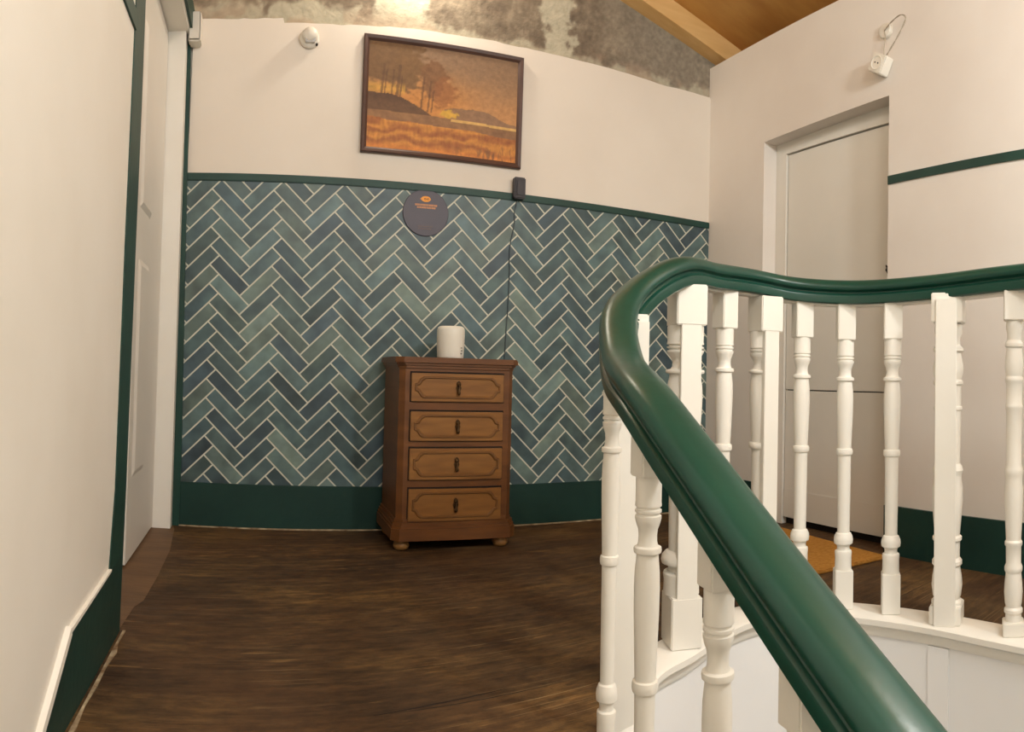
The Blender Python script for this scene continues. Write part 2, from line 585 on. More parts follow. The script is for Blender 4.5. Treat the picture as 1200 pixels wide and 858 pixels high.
random.seed(11)
HX, VZ = 0.1400, 0.0862           # half a chevron across, one tile row up
Lt, Wt = HX, VZ / 2               # along-tile and across-tile steps per axis
G = 0.0035
Px, Pz = -0.244, 1.444
e1 = Vector((1, -1)).normalized()
palette = [(72, 92, 97), (78, 98, 101), (68, 88, 94), (84, 104, 104), (74, 95, 98), (94, 112, 109), (70, 90, 94), (80, 100, 101), (98, 115, 110), (68, 86, 95)]
for i in range(-26, 30):
    for j in range(-2, 12):
        bx = Px + j * 2 * HX
        bz = Pz - i * VZ
        for kind in (0, 1):
            if kind == 0:       # falls to the right
                q = [(0, 0), (Wt, Wt), (Wt + Lt, Wt - Lt), (Lt, -Lt)]
            else:               # falls to the left
                q = [(0, 0), (Wt, -Wt), (Wt - Lt, -Wt - Lt), (-Lt, -Lt)]
            c = Vector((sum(a for a, _ in q) / 4, sum(b for _, b in q) / 4))
            d1 = (Vector(q[1]) - Vector(q[0]))
            d2 = (Vector(q[3]) - Vector(q[0]))
            l1, l2 = d1.length, d2.length
            s1, s2 = (l1 - 2 * G) / l1, (l2 - 2 * G) / l2
            pts = []
            for a, b in ((-.5, -.5), (.5, -.5), (.5, .5), (-.5, .5)):
                v = c + d1 * (a * s1) + d2 * (b * s2)
                pts.append((bx + v.x, bz + v.y))
            for ax, lim, less in ((0, TX0, False), (0, TX1, True), (1, TZ0, False), (1, TZ1, True)):
                if len(pts) >= 3:
                    pts = clip(pts, ax, lim, less)
            if len(pts) < 3:
                continue
            colr = random.choice(palette)
            f = random.uniform(0.93, 1.07)
            light = random.choice((1.0, 1.0, 1.12, 0.92))
            # pillow the tile: cut it in strips along its length so that each can carry its own brushed tone
            nd = d2.normalized()
            base = Vector((bx, bz))
            strips = 5
            lo = -l2
            for sidx in range(strips):
                # slice by position along the long side
                t0 = -0.5 + sidx / strips
                t1 = t0 + 1 / strips
                org = base + c
                pp = list(pts)
                m0 = [((Vector(p) - org).dot(nd), p) for p in pp]
                a0, a1 = t0 * l2, t1 * l2

                def cut(poly, lim, less):
                    out = []
                    for pa, pb in zip(poly, poly[1:] + poly[:1]):
                        va, vb = (Vector(pa) - org).dot(nd), (Vector(pb) - org).dot(nd)
                        ia = va <= lim if less else va >= lim
                        ib = vb <= lim if less else vb >= lim
                        if ia:
                            out.append(pa)
                        if ia != ib:
                            t = (lim - va) / (vb - va)
                            out.append((pa[0] + (pb[0] - pa[0]) * t, pa[1] + (pb[1] - pa[1]) * t))
                    return out
                pp = cut(pp, a1, True)
                if len(pp) >= 3:
                    pp = cut(pp, a0, False)
                if len(pp) < 3:
                    continue
                try:
                    fa = tile.faces.new([tile.verts.new((x, YB - 0.0165, z)) for x, z in pp])
                except ValueError:
                    continue
                for lp in fa.loops:
                    u = (Vector((lp.vert.co.x, lp.vert.co.z)) - org)
                    n = fbm(u.x + bx * 3.1, u.y + bz * 2.7, 14, i * 3 + j, 3)
                    k = f * (light + 0.14 * n)
                    warm = max(0, n) * 10
                    lc = lin((min(255, colr[0] * k + warm), min(255, colr[1] * k + warm * 0.9), min(255, colr[2] * k)))
                    lp[cl] = (lc[0], lc[1], lc[2], 1)
# grout bed
bed_edge = [(TX0, YB - 0.015, TZ0), (TX1, YB - 0.015, TZ0), (TX1, YB - 0.015, TZ1), (TX0, YB - 0.015, TZ1)]
mb = MB()
mb.prism(bed_edge, (0, 0.015, 0))
bed = mb.build('tile_panel', M['grout'], wall_back)
bmesh.ops.recalc_face_normals(tile, faces=tile.faces[:])
for f_ in tile.faces:
    f_.normal_update()
    if f_.normal.y > 0:
        f_.normal_flip()
me = bpy.data.meshes.new('tiling')
tile.to_mesh(me)
tile.free()
me.materials.append(M['tile'])
o = bpy.data.objects.new('tiling', me)
COL.objects.link(o)
o.parent = bed

# dado band and skirting on the back wall
mb = MB()
mb.box(XL - 0.004, XR - 0.001, YB - 0.024, YB, HD - 0.034, HD + 0.001, bevel=0.003)
struct(mb.build('trim_1', M['green']))
mb = MB()
mb.box(XL - 0.004, XR - 0.001, YB - 0.026, YB, -0.01, HB, bevel=0.003)
struct(mb.build('baseboard_back', M['skirt_green']))
mb = MB()
mb.prism([(XL, YB - 0.034, 0.0), (0.1, YB - 0.037, 0.0), (0.7, YB - 0.031, 0.0), (1.3, YB - 0.036, 0.0), (XR, YB - 0.032, 0.0), (XR, YB - 0.02, 0.0), (XL, YB - 0.02, 0.0)], (0, 0, 0.0045))
mb.prism([(XL + 0.012, 1.30, 0.0), (XL + 0.012, 1.885, 0.0), (XL + 0.020, 1.885, 0.0), (XL + 0.017, 1.80, 0.0), (XL + 0.026, 1.74, 0.0), (XL + 0.019, 1.66, 0.0), (XL + 0.021, 1.55, 0.0), (XL + 0.017, 1.45, 0.0), (XL + 0.023, 1.36, 0.0), (XL + 0.018, 1.30, 0.0)], (0, 0, 0.003))
struct(mb.build('trim_2', M['filler']))

# ------------------------------------------------------------------ setting: left wall with its doorway
y_end = [(-3.0, 1.885), (0.0, 1.885), (0.4, 1.917), (1.06, 1.94), (1.5, 1.962), (3.4, 2.0)]      # the wall's end leans
mb = MB()
mb.prism([(XL, FR, LOW), (XL, 1.885, LOW)] + [(XL, y, z) for z, y in y_end[1:]] + [(XL, FR, 3.4)], (-0.30, 0, 0))
mb.box(XL - 0.30, XL, 1.9, YB + 0.05, 2.226, 3.4)
mb.box(XL - 0.30, XL - 0.03, 3.16, YB + 0.05, LOW, 3.4)
mb.box(XL - 0.30, XL - 0.001, 1.8, 3.2, LOW, -0.05)
struct(mb.build('wall_left', M['white_wall']))
# green casing on the end of the wall and over the opening
ycl = [(-0.01, 1.700), (0.209, 1.727), (0.405, 1.772), (1.036, 1.794), (1.418, 1.817), (1.66, 1.830), (2.34, 1.86)]
ycr = [(-0.01, 1.886), (0.145, 1.897), (0.382, 1.916), (1.061, 1.942), (1.473, 1.963), (1.694, 1.968), (2.34, 1.99)]
mb = MB()
mb.prism([(XL, y, z) for z, y in ycl] + [(XL, y, z) for z, y in ycr[::-1]], (0.003, 0, 0))
mb.box(XL, XL + 0.012, 1.97, 3.17, 2.228, 2.34)
struct(mb.build('trim_3', M['green']))
mb = MB()      # upright in the corner by the tiles
mb.prism([(-0.392, 3.165, -0.01), (-0.345, 3.165, -0.01), (-0.343, 3.165, 0.3), (-0.356, 3.165, 1.275), (-0.362, 3.165, 2.13), (-0.364, 3.165, 2.23), (-0.386, 3.165, 2.23), (-0.388, 3.165, 1.3), (-0.388, 3.165, 0.3)], (0, 0.034, 0))
struct(mb.build('trim_4', M['green']))
# dado stripe on the left wall
mb = MB()
mb.box(XL, XL + 0.006, FR, 1.832, 1.612, 1.662)
struct(mb.build('trim_5', M['green']))
# skirting: level along the landing, then down with the stair
mb = MB()
mb.prism([(XL, 1.885, -0.012), (XL, 1.32, -0.012), (XL, 1.28, -0.03), (XL, -1.2, -1.78), (XL, -1.2, -1.52), (XL, 1.24, 0.118), (XL, 1.345, 0.190), (XL, 1.73, 0.206), (XL, 1.885, 0.206)], (0.004, 0, 0))
struct(mb.build('baseboard_left', M['skirt_green']))
mb = MB()
mb.prism([(XL, -1.2, -1.52), (XL, 1.24, 0.118), (XL, 1.345, 0.190), (XL, 1.338, 0.208), (XL, 1.230, 0.135), (XL, -1.2, -1.498)], (0.012, 0, 0))
mb.prism([(XL, 1.345, 0.190), (XL, 1.726, 0.206), (XL, 1.726, 0.212), (XL, 1.340, 0.199)], (0.009, 0, 0))
struct(mb.build('trim_6', M['white_wall']))

# left door: white panelled leaf set back in the opening
door1 = struct(empty('door_1', (-0.455, 2.46, 0)), 'white panelled door ajar in the left wall')


def panel(mbx, x, y0, y1, z0, z1):
    mbx.prism([(x, y0, z0), (x, y1, z0), (x + 0.009, y1 - 0.02, z0 + 0.02), (x + 0.009, y0 + 0.02, z0 + 0.02)], (0, 0, 0.001))
    m0 = [(x, y0, z0), (x, y1, z0), (x, y1, z1), (x, y0, z1)]
    m1 = [(x + 0.008, y0 + 0.022, z0 + 0.022), (x + 0.008, y1 - 0.022, z0 + 0.022), (x + 0.008, y1 - 0.022, z1 - 0.022), (x + 0.008, y0 + 0.022, z1 - 0.022)]
    a = [mbx.bm.verts.new(p) for p in m0]
    b = [mbx.bm.verts.new(p) for p in m1]
    mbx.bm.faces.new(b)
    for i in range(4):
        mbx.bm.faces.new((a[i], a[(i + 1) % 4], b[(i + 1) % 4], b[i]))


mb = MB()
mb.box(-0.04, 0.0, 0.0, 0.634, 0.01, 2.205)
panel(mb, 0.0, 0.07, 0.30, 0.31, 1.11)
panel(mb, 0.0, 0.07, 0.30, 1.30, 1.99)
mb.build('door_leaf', M['door_white'], door1)
mb = MB()
mb.box(-0.105, -0.065, -0.60, -0.02, 0.01, 2.205)
mb.build('second_leaf', M['door_white'], door1)
mb = MB()
mb.box(-0.06, 0.079, 0.64, 0.70, -0.005, 2.226)
mb.box(-0.2, 0.09, -0.5, 0.66, 2.212, 2.228)
mb.build('door_frame', M['white_gloss'], door1)
mb = MB()          # dark room beyond the leaf
mb.box(-1.05, -1.0, 1.7, 3.3, -0.05, 2.4)
struct(mb.build('wall_room_beyond', M['white_wall']))

# ------------------------------------------------------------------ setting: right wall with its doorway
YD1, YD2, HDO = 2.716, 1.897, 1.947
T = 0.13
RT = 2.485
mb = MB()
mb.box(XR, XR + T, YD1, YB, LOW, RT)
mb.box(XR, XR + T, FR, YD2, LOW, RT)
mb.prism([(XR, YD2, HDO + 0.012), (XR, YD1, HDO - 0.006), (XR, YD1, RT), (XR, YD2, RT)], (T, 0, 0))
mb.box(XR, XR + T, YD2, YD1, LOW, -0.05)
struct(mb.build('wall_right', M['white_right']))
mb = MB()
mb.box(XR - 0.006, XR, FR, YD2, HD - 0.03, HD + 0.006)
struct(mb.build('trim_7', M['green']))
mb = MB()
mb.box(XR - 0.014, XR, FR, YD2 - 0.002, -0.01, 0.202)
mb.box(XR - 0.014, XR, YD1 + 0.002, YB - 0.02, -0.01, 0.202)
struct(mb.build('baseboard_right', M['skirt_green']))

door2 = struct(empty('door_2', (XR + 0.098, 2.3, 0)), 'flat white split door recessed in the right wall')
mb = MB()
mb.box(-0.012, 0.03, 0.34, 0.416, 0, 1.882)
mb.box(-0.012, 0.03, -0.403, 0.416, 1.882, HDO + 0.01)
mb.box(-0.012, 0.03, -0.403, -0.362, 0, 1.882)
mb.build('door_frame', M['door_white'], door2)
mb = MB()
mb.box(0.0, 0.03, -0.358, 0.336, 0.676, 1.877, bevel=0.002)
mb.build('upper_leaf', M['door_white'], door2)
mb = MB()
mb.box(0.0, 0.03, -0.358, 0.336, 0.035, 0.671, bevel=0.002)
mb.box(-0.004, 0.0, -0.358, 0.336, 0.035, 0.175, bevel=0.0015)
mb.build('lower_leaf', M['door_white'], door2)
mb = MB()
mb.box(0.02, 0.032, -0.4, 0.41, 0.0, 1.95)
mb.build('backing', M['shadow_gap'], door2)
mb = MB()
mb.box(-0.02, 0.0, -0.356, -0.340, 1.895, 1.955)
mb.build('hinge', M['dark_metal'], door2)
mb = MB()
mb.box(-0.008, 0.0, -0.345, -0.325, 1.215, 1.235)
mb.tube([(-0.006, -0.335, 1.225), (-0.028, -0.338, 1.235), (-0.034, -0.342, 1.215), (-0.024, -0.346, 1.200)], 0.0035, 6)
mb.build('hook', M['dark_metal'], door2)

# ------------------------------------------------------------------ setting: front wall, roof
mb = MB()
mb.box(XL - 0.3, XR + 0.6, FR - 0.1, FR, LOW, 3.6)
struct(mb.build('wall_front', M['white_wall']))
SL = 0.29
XRG = 0.55
zr = lambda x: 2.735 - SL * (x - 2.012)
mb = MB()
mb.prism([(XRG, FR, zr(XRG)), (2.9, FR, zr(2.9)), (2.9, FR, zr(2.9) + 0.06), (XRG, FR, zr(XRG) + 0.06)], (0, YB - FR + 0.2, 0))
mb.prism([(XRG, FR, zr(XRG)), (XL - 0.5, FR, zr(XRG) - 0.2), (XL - 0.5, FR, zr(XRG) - 0.14), (XRG, FR, zr(XRG) + 0.06)], (0, YB - FR + 0.2, 0))
ceil = struct(mb.build('ceiling', M['ceiling']))
mb = MB()
mb.prism([(XRG, 3.10, zr(XRG) - 0.115), (2.9, 3.10, zr(2.9) - 0.115), (2.9, 3.10, zr(2.9) + 0.005), (XRG, 3.10, zr(XRG) + 0.005)], (0, 0.098, 0))
mb.build('rafter', M['rafter'], ceil)
mb = MB()
mb.box(2.86, 2.9, FR, YB + 0.1, 2.3, 2.55)
mb.box(XR + 0.03, 2.9, FR, YB + 0.1, 2.40, 2.43)
struct(mb.build('ceiling_eaves', M['rafter']))

# ------------------------------------------------------------------ stairwell: curb, string and inner wall
CP = [Vector((p.x, p.y, curb_z(i))) for i, p in enumerate(PATH)]
lf = frames_of(CP, True)
mb = MB()
mb.sweep(lf, [(-0.052, -0.16), (-0.052, 0.0), (0.060, 0.0), (0.068, -0.006), (0.068, -0.022), (0.058, -0.030), (0.048, -0.034), (0.048, -0.052), (0.042, -0.062), (0.030, -0.066), (0.030, -0.16)])
struct(mb.build('trim_8', M['white_gloss'], sharp=40))
mb = MB()
mb.sweep(lf, [(-0.035, -2.9), (-0.035, -0.06), (0.036, -0.06), (0.036, -2.9)])
for v in mb.bm.verts:
    v.co.z = max(v.co.z, LOW)
well = struct(mb.build('wall_stairwell', M['apron'], sharp=40))
ip = near(1.74, 1.178)
p_, s_, u_ = lf[ip]
t_ = s_.cross(Vector((0, 0, 1)))
mb = MB()
for a, b in ((0, 0),):
    mw = Matrix.Translation(p_ + s_ * 0.036) @ Matrix(((s_.x, t_.x, 0, 0), (s_.y, t_.y, 0, 0), (0, 0, 1, 0), (0, 0, 0, 1)))
    mb.box(-0.004, 0.010, -0.034, 0.032, -1.4, -0.064, mw)
mb.build('joint_cover', M['apron'], well)

# ------------------------------------------------------------------ the balustrade
bal = tag(empty('stair_balustrade', (0.87, 1.49, -0.1)), 'curved balustrade of white turned balusters under a dark green handrail around the stairwell', 'balustrade')
bal_inv = Matrix.Translation(-Vector(bal.location))
fr = [(p - Vector(bal.location), s, u) for p, s, u in frames_of(PATH)]
half = [(0.0, 0.0405), (0.014, 0.0398), (0.0265, 0.0368), (0.0365, 0.0300), (0.0425, 0.0200), (0.0437, 0.0125), (0.0410, 0.0065), (0.0350, 0.0030), (0.0312, -0.0005),
        (0.0308, -0.0040), (0.0330, -0.0072), (0.0385, -0.0092), (0.0415, -0.0115), (0.0425, -0.0160), (0.0412, -0.0340), (0.0370, -0.0370), (0.0, -0.0370)]
prof = half + [(-a, b) for a, b in half[-2:0:-1]]
mb = MB()
mb.sweep(fr, prof)
mb.build('handrail', M['rail_green'], bal, sharp=35)['label'] = 'dark green moulded handrail'
mb = MB()
mb.sweep(fr, [(-0.022, -0.043), (0.022, -0.043), (0.022, -0.036), (-0.022, -0.036)], smooth=False)
mb.build('under_rail_strip', M['white_gloss'], bal)

# turned profiles, (radius, distance below the rail underside) for a 0.94 m baluster
TURN_A = [(0.0262, 0.112), (0.0268, 0.118), (0.0265, 0.156), (0.0272, 0.160), (0.0272, 0.163), (0.0238, 0.165), (0.0238, 0.1675), (0.0272, 0.169), (0.0272, 0.173), (0.0238, 0.175), (0.0238, 0.1775), (0.0270, 0.179), (0.0270, 0.184), (0.0245, 0.192), (0.0200, 0.202), (0.0188, 0.212),
          (0.0192, 0.222), (0.0215, 0.229), (0.0280, 0.2315), (0.0288, 0.236), (0.0280, 0.2405), (0.0225, 0.243), (0.0232, 0.252), (0.0255, 0.272), (0.0264, 0.300), (0.0258, 0.340), (0.0240, 0.390), (0.0215, 0.452),
          (0.0255, 0.4535), (0.0268, 0.459), (0.0268, 0.466), (0.0255, 0.471), (0.0212, 0.473), (0.0208, 0.520), (0.0203, 0.600), (0.0196, 0.680), (0.0194, 0.712), (0.0240, 0.715), (0.0290, 0.726), (0.0302, 0.736),
          (0.0290, 0.746), (0.0215, 0.751), (0.0195, 0.758), (0.0200, 0.766), (0.0258, 0.769), (0.0268, 0.774), (0.0256, 0.790), (0.0262, 0.826)]
TURN_B = [(0.0235, 0.080), (0.0238, 0.106), (0.0200, 0.120), (0.0205, 0.140), (0.0262, 0.150), (0.0262, 0.158), (0.0215, 0.164), (0.0235, 0.180), (0.0262, 0.205), (0.0258, 0.225), (0.0225, 0.242),
          (0.0255, 0.248), (0.0255, 0.256), (0.0225, 0.262), (0.0225, 0.320), (0.0245, 0.324), (0.0245, 0.331), (0.0225, 0.336), (0.0218, 0.400), (0.0215, 0.490), (0.0250, 0.500), (0.0265, 0.510), (0.0250, 0.520),
          (0.0235, 0.530), (0.0262, 0.560), (0.0262, 0.600), (0.0235, 0.660), (0.0215, 0.700), (0.0250, 0.706), (0.0250, 0.714), (0.0218, 0.720), (0.0215, 0.765), (0.0255, 0.775), (0.0255, 0.785), (0.0220, 0.792),
          (0.0250, 0.820), (0.0262, 0.845), (0.0240, 0.875), (0.0215, 0.885), (0.0262, 0.892), (0.0262, 0.900), (0.0225, 0.906), (0.0235, 0.940)]


def baluster(x, y, az, turn=TURN_A, shift=0.0, rs=1.0, block=0.056, foot0=0.826, cap1=0.114, tuck=0.0):
    """az: compass direction (from +y towards +x) that the front face of its blocks looks"""
    i = near(x, y)
    p, s, u = lf[i]
    z_rail = PATH[i].z - 0.022
    z_curb = CP[i].z
    ref = z_rail - 0.012 + shift        # underside of the rail that the profile hangs from
    pos = Vector((x, y, 0))
    # the turned part keeps its length; scale to the local height
    total = ref - z_curb
    b = empty('baluster', Vector((pos.x, pos.y, z_curb)) - Vector(bal.location), PI - math.radians(az), bal)
    h = block / 2
    zc1 = ref - z_curb - cap1
    zf0 = ref - z_curb - foot0
    MB().box(-h, h, -h, h, zc1, z_rail - tuck - z_curb, bevel=0.0025).build('cap_block', M['white_gloss'], b)
    MB().lathe([(r * rs, ref - z_curb - d) for r, d in turn[::-1]], 24).build('turned_shaft', M['white_gloss'], b, sharp=28)
    MB().box(-h, h, -h, h, 0.0, zf0, bevel=0.0025).build('foot_block', M['white_gloss'], b)
    return b


def newel(x, y, az, board=0.062, turn=TURN_A, k=1.65, block=0.082, shift=0.0, foot0=0.826, cap1=0.114, flush=False, board_foot=0.0):
    i = near(x, y)
    z_rail = PATH[i].z - 0.022
    z_curb = CP[i].z
    ref = z_rail - 0.012 + shift
    b = empty('newel_post', Vector((x, y, z_curb)) - Vector(bal.location), PI - math.radians(az), bal)
    h = block / 2
    hf = h + (0.015 if flush else 0.0)
    hb = h + (0.0135 if flush else 0.008)
    MB().box(-h, h, -hf, h, ref - z_curb - cap1, z_rail - (0.017 if flush else 0.0) - z_curb, bevel=0.003).build('cap_block', M['white_gloss'], b)
    MB().lathe([(r * k, ref - z_curb - d) for r, d in turn[::-1]], 28).build('turned_shaft', M['white_gloss'], b, sharp=28)
    MB().box(-h, h, -hf, h, 0.0, ref - z_curb - foot0, bevel=0.003).build('foot_block', M['white_gloss'], b)
    w2 = board / 2
    MB().box(-w2, w2, -hb, -h + 0.006, board_foot, z_rail - 0.017 - z_curb, bevel=0.0015).build('cover_board', M['white_gloss'], b)
    return b


# up the stair
for x, y, sh in ((0.545, -0.03, 0), (0.553, 0.17, 0), (0.572, 0.38, 0), (0.593, 0.600, 0.02), (0.617, 0.802, 0.028), (0.628, 1.015, 0.036), (0.702, 1.283, 0.094)):
    top_one = y > 1.2
    baluster(x, y, 185 if y > 0.9 else 190, shift=sh, rs=0.74 if top_one else 0.83, block=0.036 if top_one else 0.049, tuck=0.045 if top_one else 0.0)
# round the well
newel(0.850, 1.482, 196, board=0.080, shift=0.01, board_foot=-0.17)
newel(1.078, 1.568, 197, board=0.056, k=1.85, block=0.084, flush=True)
baluster(1.271, 1.645, 178)
newel(1.432, 1.655, 190, board=0.050, k=1.6, block=0.076, flush=True)
baluster(1.545, 1.600, 204)
baluster(1.634, 1.496, 218)
baluster(1.699, 1.358, 227)
newel(1.740, 1.178, 244, board=0.062, turn=TURN_B, k=1.75, block=0.092, foot0=0.90, cap1=0.075)
for y in (0.960, 0.76, 0.56, 0.36, 0.16, -0.04, -0.24, -0.44):
    baluster(1.750, y, 238 if y > 0.9 else 270, turn=TURN_B, block=0.06, foot0=0.925, cap1=0.085)

# ------------------------------------------------------------------ chest of drawers
chest = tag(empty('chest_of_drawers', (0.806, 2.96, 0)), 'small four-drawer wooden chest on bun feet against the tiled wall', 'chest of drawers')
X0, X1, Y0, Y1 = -0.243, 0.247, -0.165, 0.175


def cham(x0, x1, y0, y1, c):
    """plan outline with clipped front corners"""
    return [(x0, y1), (x0, y0 + c), (x0 + c, y0), (x1 - c, y0), (x1, y0 + c), (x1, y1)]


mb = MB()
mb.prism([(x, y, 0.125) for x, y in cham(X0, X1, Y0, Y1, 0.022)], (0, 0, 0.625))
mb.build('carcass', M['wood'], chest)
mb = MB()
for z0, z1, o_ in ((0.742, 0.754, 0.006), (0.754, 0.764, 0.012), (0.764, 0.782, 0.020), (0.782, 0.787, 0.017)):
    mb.prism([(x, y, z0) for x, y in cham(X0 - o_, X1 + o_, Y0 - o_, Y1 + 0.002, 0.03)], (0, 0, z1 - z0))
mb.build('top', M['wood'], chest)
mb = MB()
for z0, z1, o_ in ((0.045, 0.092, 0.020), (0.092, 0.104, 0.016), (0.104, 0.118, 0.012), (0.118, 0.130, 0.005)):
    mb.prism([(x, y, z0) for x, y in cham(X0 - o_, X1 + o_, Y0 - o_, Y1 + 0.01, 0.03)], (0, 0, z1 - z0))
mb.build('plinth', M['wood'], chest)
for fx in (-0.213, 0.213):
    for fy in (-0.13, 0.14):
        MB().lathe([(0.018, 0.0), (0.029, 0.006), (0.034, 0.018), (0.031, 0.031), (0.022, 0.040), (0.022, 0.046)], 20).build('bun_foot', M['wood_foot'], chest, (fx, fy, 0))
for z0, z1 in ((0.607, 0.722), (0.447, 0.566), (0.289, 0.416), (0.122, 0.252)):
    dx0, dx1 = -0.198, 0.197
    MB().box(dx0 - 0.004, dx1 + 0.004, Y0 - 0.001, Y0 + 0.02, z0 - 0.003, z1 + 0.007).build('drawer_recess', M['shadow_gap'], chest)
    mb = MB()
    mb.box(dx0, dx1, Y0 - 0.012, Y0 + 0.01, z0, z1, bevel=0.002)
    dr = mb.build('drawer', M['wood_light'], chest)
    # carved frame with scooped ends, raised field inside
    zc, hh, ww = (z0 + z1) / 2, (z1 - z0) / 2 - 0.012, (dx1 - dx0) / 2 - 0.014
    xc = (dx0 + dx1) / 2

    def outline(k, y):
        w_, h_ = ww - k, hh - k
        c = 0.030
        q = []
        for sx, sz in ((1, 1), (-1, 1), (-1, -1), (1, -1)):
            crn = [(w_, h_ - c), (w_ - 0.012, h_ - c + 0.004), (w_ - 0.022, h_ - 0.010), (w_ - c - 0.006, h_)]
            if sx * sz < 0:
                crn = crn[::-1]
            q += [(xc + sx * a, y, zc + sz * b) for a, b in crn]
        return q
    mb = MB()
    rings = [[mb.bm.verts.new(p) for p in outline(k, y)] for k, y in ((0.0, Y0 - 0.0115), (0.003, Y0 - 0.0165), (0.007, Y0 - 0.0165), (0.011, Y0 - 0.0115), (0.011, Y0 - 0.010), (0.0, Y0 - 0.010))]
    n = len(rings[0])
    for a, b in zip(rings, rings[1:] + rings[:1]):
        for k in range(n):
            mb.bm.faces.new((a[k], a[(k + 1) % n], b[(k + 1) % n], b[k]))
    mb.build('carved_moulding', M['wood_mid'], dr)
    mb = MB()
    px, pz = xc + 0.0, zc
    mb.prism([(px, Y0 - 0.012, pz + 0.030), (px - 0.009, Y0 - 0.012, pz + 0.022), (px - 0.006, Y0 - 0.012, pz + 0.012), (px - 0.012, Y0 - 0.012, pz), (px - 0.007, Y0 - 0.012, pz - 0.014), (px, Y0 - 0.012, pz - 0.028),
              (px + 0.007, Y0 - 0.012, pz - 0.014), (px + 0.012, Y0 - 0.012, pz), (px + 0.006, Y0 - 0.012, pz + 0.012), (px + 0.009, Y0 - 0.012, pz + 0.022)], (0, -0.003, 0))
    mb.lathe([(0.006, 0), (0.009, 0.004), (0.009, 0.008), (0.004, 0.011)], 12, Matrix.Translation((px, Y0 - 0.012, pz + 0.014)) @ Matrix.Rotation(PI / 2, 4, 'X'))
    mb.lathe([(0.002, -0.030), (0.0065, -0.026), (0.0075, -0.020), (0.005, -0.010), (0.0025, 0.0), (0.0025, 0.012)], 12, Matrix.Translation((px, Y0 - 0.022, pz)))
    mb.build('drop_pull', M['brass'], dr)

# ------------------------------------------------------------------ white canister on the chest
can = tag(empty('canister', (0.817, 2.965, 0.787)), 'white rounded ceramic cylinder standing on the wooden chest', 'canister')
MB().lathe([(0.050, 0.0), (0.0565, 0.002), (0.058, 0.008), (0.0595, 0.05), (0.061, 0.10), (0.0605, 0.125), (0.057, 0.136), (0.049, 0.141), (0.030, 0.142)], 40).build('jar_body', M['ceramic'], can, sharp=60)
mb = MB()
for k in range(3):
    a = math.radians(-58 + 2)
    for j in range(2):
        aa = a + j * 0.08 + (k % 2) * 0.03
        r_ = 0.0592
        c_, s2 = math.cos(aa), math.sin(aa)
        mb.box(-0.0006, 0.0012, -0.0018, 0.0018, 0.020 + k * 0.012, 0.026 + k * 0.012, Matrix.Translation((r_ * c_, r_ * s2, 0)) @ Matrix.Rotation(aa, 4, 'Z'))
mb.build('small_print', M['ink'], can)

# ------------------------------------------------------------------ painting
pic = tag(empty('painting', (0.813, YB - 0.016, 1.993)), 'framed autumn landscape painting hanging above the dado band', 'painting')
pic.rotation_euler = (math.radians(0), math.radians(0.4), 0)
PW, PH, FB = 0.776, 0.543, 0.026


